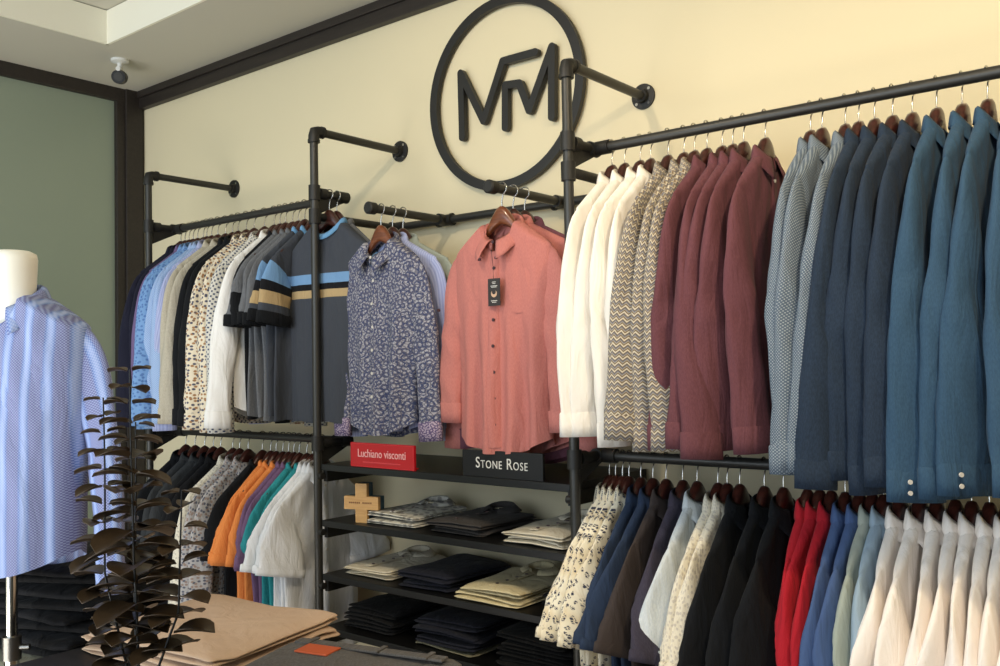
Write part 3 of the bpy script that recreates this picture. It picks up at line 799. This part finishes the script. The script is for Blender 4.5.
def text(body, size, loc, rot, mat, parent, ext=.0006, sc=1, small=False, align='CENTER', xs=1, name='lettering'):
    c = bpy.data.curves.new(name, 'FONT'); c.body = body; c.size = size; c.extrude = ext; c.align_x = align; c.align_y = 'CENTER'
    c.space_character = sc
    if small:
        c.small_caps_scale = .72
        for f_ in c.body_format: f_.use_small_caps = True
    c.materials.append(mat); o = bpy.data.objects.new(name, c); C.objects.link(o); o.location = loc; o.rotation_euler = rot; o.scale = (xs, 1, 1)
    bpy.context.view_layer.update()
    me = bpy.data.meshes.new_from_object(o.evaluated_get(bpy.context.evaluated_depsgraph_get())); me.name = name
    o2 = bpy.data.objects.new(name, me); C.objects.link(o2); o2.location = loc; o2.rotation_euler = rot; o2.scale = (xs, 1, 1); o2.parent = parent
    bpy.data.objects.remove(o); bpy.data.curves.remove(c)
    return o2
# collar label, hang tag on the pink shirt
tagm = plain('tag_card', (44, 38, 36), .5); ink = plain('tag_ink', (206, 170, 140), .5); inkw = plain('white_ink', (225, 222, 215), .5)
p = fa(0, -.40)
tg = empty('hang_tag', (0, 0, 0)); tg.parent = None
tg.location = gp.location; tg.rotation_euler = gp.rotation_euler
tag(tg, 'black card hang tag on a string down the salmon pink shirt', 'hang tag')
cy = p[1]-.016
MB().box((.016, cy, -.375), (.052, .0016, .092)).build('card', tagm, tg, smooth=False)
m = MB(); cz = -.38
m.tube([(.016, cy-.0009, cz), (.016, cy-.0014, cz)], .0125, 20); m.build('emblem', ink, tg, angle=40)
m = MB(); m.tube([(.016, cy-.0015, cz+.006), (.016, cy-.0018, cz+.006)], .0085, 20); m.build('emblem', tagm, tg, angle=40)
m = MB()
for z_, w_ in ((-.341, .016), (-.346, .012), (-.354, .028), (-.358, .022), (-.404, .026), (-.409, .018)): m.box((.016, cy-.001, z_), (w_, .0006, .0018))
m.build('print', inkw, tg, smooth=False)
m = MB(); m.tube([(.014, cy, -.331), (.010, cy+.004, -.29), (.004, cy+.005, -.24), (.0, cy+.006, -.21)], .0008, 6); m.build('string', M_black, tg)
MB().box((0, .036, -.125), (.050, .002, .020)).build('neck_label', plain('neck_label', (38, 38, 42), .6), gp, smooth=False)
m = MB()
for sx in (-1, 1): m.tube([(sx*.036, -.080, -.262), (sx*.036, -.086, -.262)], .005, 10)
m.build('button', M_bdark, gp)
m = MB(); m.tube([(-.268, -.034, -.42), (-.269, -.040, -.42)], .006, 10); m.build('button', M_bdark, gp)

# ------------------------------------------------------------------ signs on the top shelf
redm = plain('red_acrylic', (188, 18, 30), .3); redl = plain('pale_red_print', (240, 190, 190), .5)
def sign(name, x0, x1, z0, z1, mat, label, yb):
    o = empty(name, ((x0+x1)/2, yb, z0)); tag(o, label, 'sign', 'brand signs on the top shelf')
    w_, h_ = x1-x0, z1-z0
    m = MB().box((0, 0, h_/2), (w_, .012, h_)); m.build('panel', mat, o, smooth=False, bevel=.0015)
    m = MB(); m.box((0, .028, .002), (w_*.8, .05, .004)); m.build('foot', mat, o, smooth=False); return o
s1 = sign('brand_sign', .186, .525, 1.02, 1.112, redm, 'red rectangular sign with white lettering on the top black shelf', -D+.0+.012)
text('Luchiano visconti', .043, (0, -.0065, .052), (PI/2, 0, 0), redl, s1, sc=1.0, xs=.86)
MB().box((0, -.0065, .020), (.20, .001, .004)).build('underline', plain('red_print', (214, 70, 76), .5), s1, smooth=False)
m = MB()
for z_ in (.003, .089): m.box((0, -.0065, z_), (.335, .001, .002))
for x_ in (-.166, .166): m.box((x_, -.0065, .046), (.002, .001, .088))
m.build('border_line', plain('red_border', (206, 50, 56), .4), s1, smooth=False)
s2 = sign('brand_sign', .757, 1.10, 1.02, 1.110, plain('sign_black', (5, 5, 6), .6), 'black rectangular sign with pale capital lettering under the pink shirt', -D+.012)
text('Stone Rose', .052, (0, -.0065, .047), (PI/2, 0, 0), inkw, s2, sc=1.12, small=True, xs=.84)

# ------------------------------------------------------------------ wooden plus-shaped block
pb = empty('plus_block', (.195, -.43, .80), .3); tag(pb, 'pale wooden plus-shaped display block with teal edges on the shelf', 'display block')
def plus(hw, t, arm, y0, y1, z0):
    P = [(-t, -arm), (t, -arm), (t, -t), (arm, -t), (arm, t), (t, t), (t, arm), (-t, arm), (-t, t), (-arm, t), (-arm, -t), (-t, -t)]
    m = MB(); P = [(x, z+z0) for x, z in P]
    m.poly([(x, y0, z) for x, z in P]); m.poly([(x, y1, z) for x, z in P[::-1]])
    m.grid(np.array([[(x, y1, z) for x, z in P], [(x, y0, z) for x, z in P]]), None, True); return m
plus(0, .025, .075, -.018, .0, .075).build('wooden_face', wood('pale_oak', (196, 150, 92), (212, 168, 108), .5, 4, 0), pb, smooth=False, bevel=.001)
plus(0, .025, .075, .0005, .030, .075).build('teal_body', plain('teal_lacquer', (38, 74, 92), .5), pb, smooth=False, bevel=.001)
m = MB()
for x0 in np.arange(-.050, .05, .0085):
    if abs(x0) > .003: m.box((x0, -.0184, .076), (.0055, .0008, .006))
m.build('print', plain('brown_print', (120, 74, 40), .6), pb, smooth=False)

# ------------------------------------------------------------------ folded garments
def folded(name, mat, w_, d_, h_, rng, layers=2, collar=False, dots=False):
    root = empty(name)
    m = MB(); lh = h_/layers; q4 = [rng.uniform(0, 6) for _ in range(3)]
    for l in range(layers):
        nu, nvv = 56, 14; P = []; U = []
        q = [rng.uniform(0, 6) for _ in range(4)]
        ww = w_/2*(1-.03*l+rng.uniform(-.02, .02)); dd = d_/2*(1-.03*l+rng.uniform(-.02, .02)); ox, oy = rng.uniform(-.006, .006), rng.uniform(-.006, .006)
        for j in range(nvv+1):
            f_ = -PI/2+PI*j/nvv; cr = abs(math.cos(f_))**.45; sz = math.copysign(abs(math.sin(f_))**.8, math.sin(f_))
            row = []; uu = []
            for k in range(nu+1):
                t = 2*PI*k/nu; cx = math.copysign(abs(math.cos(t))**.16, math.cos(t)); cy = math.copysign(abs(math.sin(t))**.16, math.sin(t)); wb = 1+.018*math.sin(3*t+q[3])+.012*math.sin(7*t+q[0]); cx *= wb; cy *= wb
                x, y = ww*cr*cx, dd*cr*cy
                hl = .5+.5*min(1, (1-cr)*1.0+.0) ; z = lh*(l+.5+sz*.56)+(l+1)/layers*(.0045*math.sin(15*x+q4[0])*math.sin(12*y+q4[1])+.003*math.sin(31*y+q4[2]+11*x)-.006*(abs(x)/ww)**3)+.001*math.sin(50*x+q[1])
                z = max(z, .0005+.0005*j)
                if k < nu: row.append((x+ox, y+oy, z))
                uu.append((x, y))
            P.append(row); U.append(uu)
        m.grid(np.array(P), np.array(U), True)
    m.build('folded_cloth', mat, root)
    if collar:
        m = MB(); rows = []; rowuv = []
        for i in range(25):
            th = .35+(2*PI-.7)*i/24; cx, cy = math.sin(th), -math.cos(th); col = []
            fr = (1+math.cos(th))/2
            for a, b_ in ((.050, .004), (.047, .024-.012*fr), (.052, .030-.014*fr), (.066+.012*fr, .014-.004*fr), (.076+.02*fr, .004)):
                col.append((a*cx, .06+d_*.18+a*.8*cy, h_-.002+b_))
            rows.append(col); rowuv.append([(.01*i, .01*j) for j in range(6)])
        m.grid(np.array(rows), np.array(rowuv)); m.build('collar', mat, root, solid=.0015)
        m = MB()
        m.box((0, -d_*.12, h_+.003), (.03, d_*.6, .003)); m.build('placket', mat, root, smooth=False, bevel=.001)
        for k in range(4):
            m = MB(); m.tube([(0, d_*.10-.055*k, h_+.004), (0, d_*.10-.055*k, h_+.0075)], .006, 8); m.build('button', M_bdark, root, angle=40)
    return root
rng = random.Random(41)
def pile(shelf_z, x, y, rz, n, mat, w_, d_, h_, word, where, cat, name, collar=False, layers=2):
    z = shelf_z+.001
    for i in range(n):
        g = folded(name, F[mat], w_*rng.uniform(.93, 1.03), d_*rng.uniform(.93, 1.02), h_, rng, layers, collar and i == n-1)
        g.location = (x+rng.uniform(-.008, .008), y+rng.uniform(-.008, .008), z); g.rotation_euler = (0, 0, rz+rng.uniform(-.06, .06)); z += h_+.0015
        pos = '' if n == 1 else (', topmost of its pile' if i == n-1 else (', bottom of its pile' if i == 0 else f', {ORD[i]} from the bottom of its pile'))
        tag(g, f'{word} {where}{pos}', cat, 'folded clothes on the shelves')
FS = 'folded_shirt'; FT = 'folded_trousers'
pile(.800, .335, -.28, .03, 2, 'creamprint', .27, .34, .022, 'cream folded shirt', 'beside the wooden plus block', 'folded shirt', FS, True)
pile(.800, .675, -.28, .02, 2, 'greyfold', .27, .34, .024, 'dark grey folded shirt', 'on the shelf with the wooden block', 'folded shirt', FS, True)
pile(.800, 1.03, -.29, .0, 2, 'creamfold', .27, .36, .024, 'cream folded shirt', 'by the logo-side post', 'folded shirt', FS, True)
pile(.590, .215, -.27, .02, 2, 'creamfold', .27, .36, .020, 'cream folded shirt', 'beside the navy trousers', 'folded shirt', FS, True)
pile(.590, .52, -.28, .0, 2, 'navyfold', .27, .36, .030, 'navy folded trousers', 'between two pale piles', 'folded trousers', FT)
pile(.590, .84, -.29, .0, 2, 'yellowfold', .29, .38, .026, 'butter yellow folded shirt', 'beside the navy trousers', 'folded shirt', FS, True)
pile(.590, 1.10, -.25, .0, 2, 'blackt', .19, .30, .028, 'black folded trousers', 'by the post beside yellow shirts', 'folded trousers', FT)
pile(.385, .22, -.26, .0, 3, 'blackt2', .28, .36, .028, 'black folded trousers', 'under the cream shirts', 'folded trousers', FT)
pile(.385, .62, -.27, .0, 1, 'khaki', .30, .38, .014, 'olive grey folded trousers', 'under the middle black pile', 'folded trousers', FT, layers=1)
pile(.400, .62, -.27, .0, 3, 'navyfold', .30, .38, .030, 'midnight navy folded trousers', 'above the olive pair', 'folded trousers', FT)
pile(.385, 1.0, -.27, .0, 4, 'blackt', .30, .36, .028, 'black folded trousers', 'by the post under yellow shirts', 'folded trousers', FT)

# ------------------------------------------------------------------ table with folded clothes
TZ = .72
tb = empty('display_table', (1.14, -1.9, 0)); tag(tb, 'low dark display table carrying folded trousers and leafy stems', 'table')
MB().box((0, 0, TZ-.02), (1.10, 1.10, .04)).build('tabletop', M_table, tb, smooth=False, bevel=.004)
MB().box((0, 0, TZ-.08), (.98, .98, .08)).build('apron', M_table, tb, smooth=False, bevel=.003)
for sx in (-1, 1):
    for sy in (-1, 1): MB().box((sx*.48, sy*.48, (TZ-.12)/2), (.07, .07, TZ-.12)).build('leg', M_table, tb, smooth=False, bevel=.004)
rng = random.Random(51)
for i in range(2):
    g = folded(FT, F['tan'], .50-.02*i, .42, .026, rng, 2); g.location = (.83, -1.53, TZ+.001+i*.0275); g.rotation_euler = (0, 0, .10+.04*i)
    tag(g, ('lower of two tan folded trousers on the dark table', 'upper of two tan folded trousers on the dark table')[i], 'folded trousers', 'tan trousers on the table')
g = folded(FT, F['denim'], .46, .36, .055, rng, 3); g.location = (1.37, -1.60, TZ+.001); g.rotation_euler = (0, 0, .25)
tag(g, 'faded grey folded jeans with an orange waist label on the table', 'folded jeans')
m = MB(); m.box((-.10, .085, .061), (.085, .055, .004)); m.build('label_patch', plain('orange_leather', (196, 88, 44), .6, bump=.2), g, smooth=False, bevel=.001)
m = MB(); m.box((.0, .135, .058), (.38, .03, .006)); m.build('waistband', F['denim'], g, smooth=False, bevel=.002)
for x_ in (-.15, .03, .15): MB().box((x_, .135, .062), (.012, .045, .004)).build('belt_loop', F['denim'], g, smooth=False, bevel=.001)

# second table by the glass wall with tall piles of black trousers
t2 = empty('display_table', (.10, -1.55, 0)); tag(t2, 'dark table beneath the tall heap of black trousers behind the mannequin', 'table')
Z2 = .60
MB().box((0, 0, Z2-.02), (.62, .60, .04)).build('tabletop', M_table, t2, smooth=False, bevel=.004)
for sx in (-1, 1):
    for sy in (-1, 1): MB().box((sx*.27, sy*.26, (Z2-.04)/2), (.06, .06, Z2-.04)).build('leg', M_table, t2, smooth=False, bevel=.004)
for i in range(9):
    g = folded(FT, F['khaki'] if i == 0 else (F['blackt'] if i % 2 else F['blackt2']), .54 if i == 0 else rng.uniform(.40, .47), .44 if i == 0 else .40, .030, rng, 1)
    g.location = (.16+rng.uniform(-.02, .02), -1.56+rng.uniform(-.02, .02), Z2+.001+i*.0315); g.rotation_euler = (0, 0, .4+rng.uniform(-.22, .22))
    lab = 'olive khaki folded trousers at the bottom of the black heap' if i == 0 else f'black folded trousers behind the mannequin pole, {ORD[i-1]} above the khaki pair'
    tag(g, lab, 'folded trousers', 'trousers heaped behind the mannequin')

# ------------------------------------------------------------------ leafy stems in a vase
pl = empty('leafy_plant', (1.20, -1.93, TZ)); tag(pl, 'dark bronze decorative plant with round paired leaves on tall stems', 'plant')
m = MB(); m.lathe([(0, .002), (.05, .0), (.058, .02), (.05, .07), (.03, .095), (.034, .105), (.028, .1), (.0, .06)], n=24); m.build('vase', M_black, pl)
def leaf(m, base, ang, tilt, ln, wd, rng):
    n = 9; rows = []; top = []; bot = []
    for i in range(n):
        t = i/(n-1); hw = wd/2*math.sqrt(max(0, 1-(2*t-1)**2))**.9+.0006
        row = []
        for j in range(7):
            s = -1+2*j/6; r = .006+t*ln; yy = s*hw
            zz = math.sin(tilt)*r+.35*abs(s)**1.6*hw-.25*ln*t*t
            rr = r*math.cos(tilt)
            row.append((rr, yy, zz))
        rows.append(row)
    ca, sa = math.cos(ang), math.sin(ang)
    def tr(p, dz): return (base[0]+p[0]*ca-p[1]*sa, base[1]+p[0]*sa+p[1]*ca, base[2]+p[2]+dz)
    A = np.array([[tr(p, 0) for p in r] for r in rows]); B = np.array([[tr(p, -.0012) for p in r] for r in rows])
    m.grid(A); m.grid(B, flip=True)
    rim = [tuple(x) for x in A[0]]+[tuple(x) for x in A[1:, -1]]+[tuple(x) for x in A[-1, -2::-1]]+[tuple(x) for x in A[-2:0:-1, 0]]
    rim2 = [(x, y, z-.0012) for x, y, z in rim]
    m.grid(np.array([rim, rim2]), None, True)
rng = random.Random(61)
for (dx, dy, ztop, L0) in ((-.05, -.045, 1.352, .048), (-.005, -.012, 1.405, .062), (.057, .052, 1.172, .058), (-.07, .03, 1.30, .05)):
    h_ = ztop-TZ; pts = []
    for k in range(10):
        t = k/9; pts.append((dx*min(1, t*2.2)+.006*math.sin(5*t+dx*40), dy*min(1, t*2.2), .03+(h_-.03)*t))
    m = MB(); m.tube(pts, .0028, 8, r2=.0015); st = m.build('stem', M_black, pl)
    m = MB(); z = h_-.004; k = 0
    while z > .12:
        t = (z-.03)/(h_-.03); b_ = (dx*min(1, t*2.2)+.006*math.sin(5*t+dx*40), dy*min(1, t*2.2), z)
        a = .65+(PI/2)*(k % 2)*.8+rng.uniform(-.35, .35); sz = 1.3*L0*min(1, .5+.06*k)*rng.uniform(.9, 1.12)
        for s_ in (0, PI): leaf(m, b_, a+s_+rng.uniform(-.2, .2), rng.uniform(-.05, .4), sz, sz*rng.uniform(.75, .95), rng)
        z -= rng.uniform(.030, .037); k += 1
    m.build('foliage', M_leaf, st, angle=50)

# ------------------------------------------------------------------ mannequin and its shirt
MX, MY = .345, -1.80
mn = empty('mannequin', (MX, MY, 0), .75); tag(mn, 'cream headless mannequin torso on a chrome pole', 'mannequin')
m = MB()
prof = [(.0, .93, .0), (.12, .935, .085), (.128, .97, .09), (.13, 1.03, .09), (.15, 1.12, .095), (.172, 1.25, .11), (.18, 1.36, .112), (.178, 1.43, .1), (.15, 1.50, .082),
        (.10, 1.545, .068), (.066, 1.575, .06), (.059, 1.61, .058), (.061, 1.66, .061), (.063, 1.70, .063), (.060, 1.714, .060), (.045, 1.722, .045), (0, 1.724, 0)]
m.grid(np.array([[(a*(.93 if z < 1.56 else 1)*math.cos(2*PI*k/40), b_*(.72 if z < 1.52 else .85 if z < 1.56 else 1)*math.sin(2*PI*k/40), z) for k in range(40)] for a, z, b_ in prof]), None, True)
m.build('torso', M_neck, mn)
m = MB(); m.tube([(0, 0, .02), (0, 0, .95)], .014, 20); m.tube([(0, 0, .0), (0, 0, .66)], .018, 20); m.build('pole', M_chrome, mn, angle=40)
m = MB(); m.lathe([(0, .0), (.15, 0), (.15, .012), (.03, .02), (.02, .03), (0, .03)], n=40); m.build('base', M_chrome, mn, angle=40)
m = MB(); m.tube([(0, 0, .66), (0, 0, .72)], .023, 20); m.tube([(0, 0, .69), (.045, 0, .69)], .008, 10); m.build('clamp', plain('clamp_metal', (120, 118, 114), .3, .9), mn, angle=40)
rng = random.Random(71)
g, _ = garment('long_sleeve_shirt', F['stripe'], rng, kind='shirt', T=.112, L=.855, wid=.222, nar=.03, slen=.56, twists=(.3, .3), sang=(.2, .2), fold=.006,
               pocket=True, neck=(.078, .074), fdip=.085, cy=1.0, neckz=-.128, slv=-.03, closed=False, drop=.085)
g.location = (MX, MY, 1.735); g.rotation_euler = (0, 0, .5); tag(g, 'blue and white striped gingham shirt worn by the headless mannequin', 'shirt')
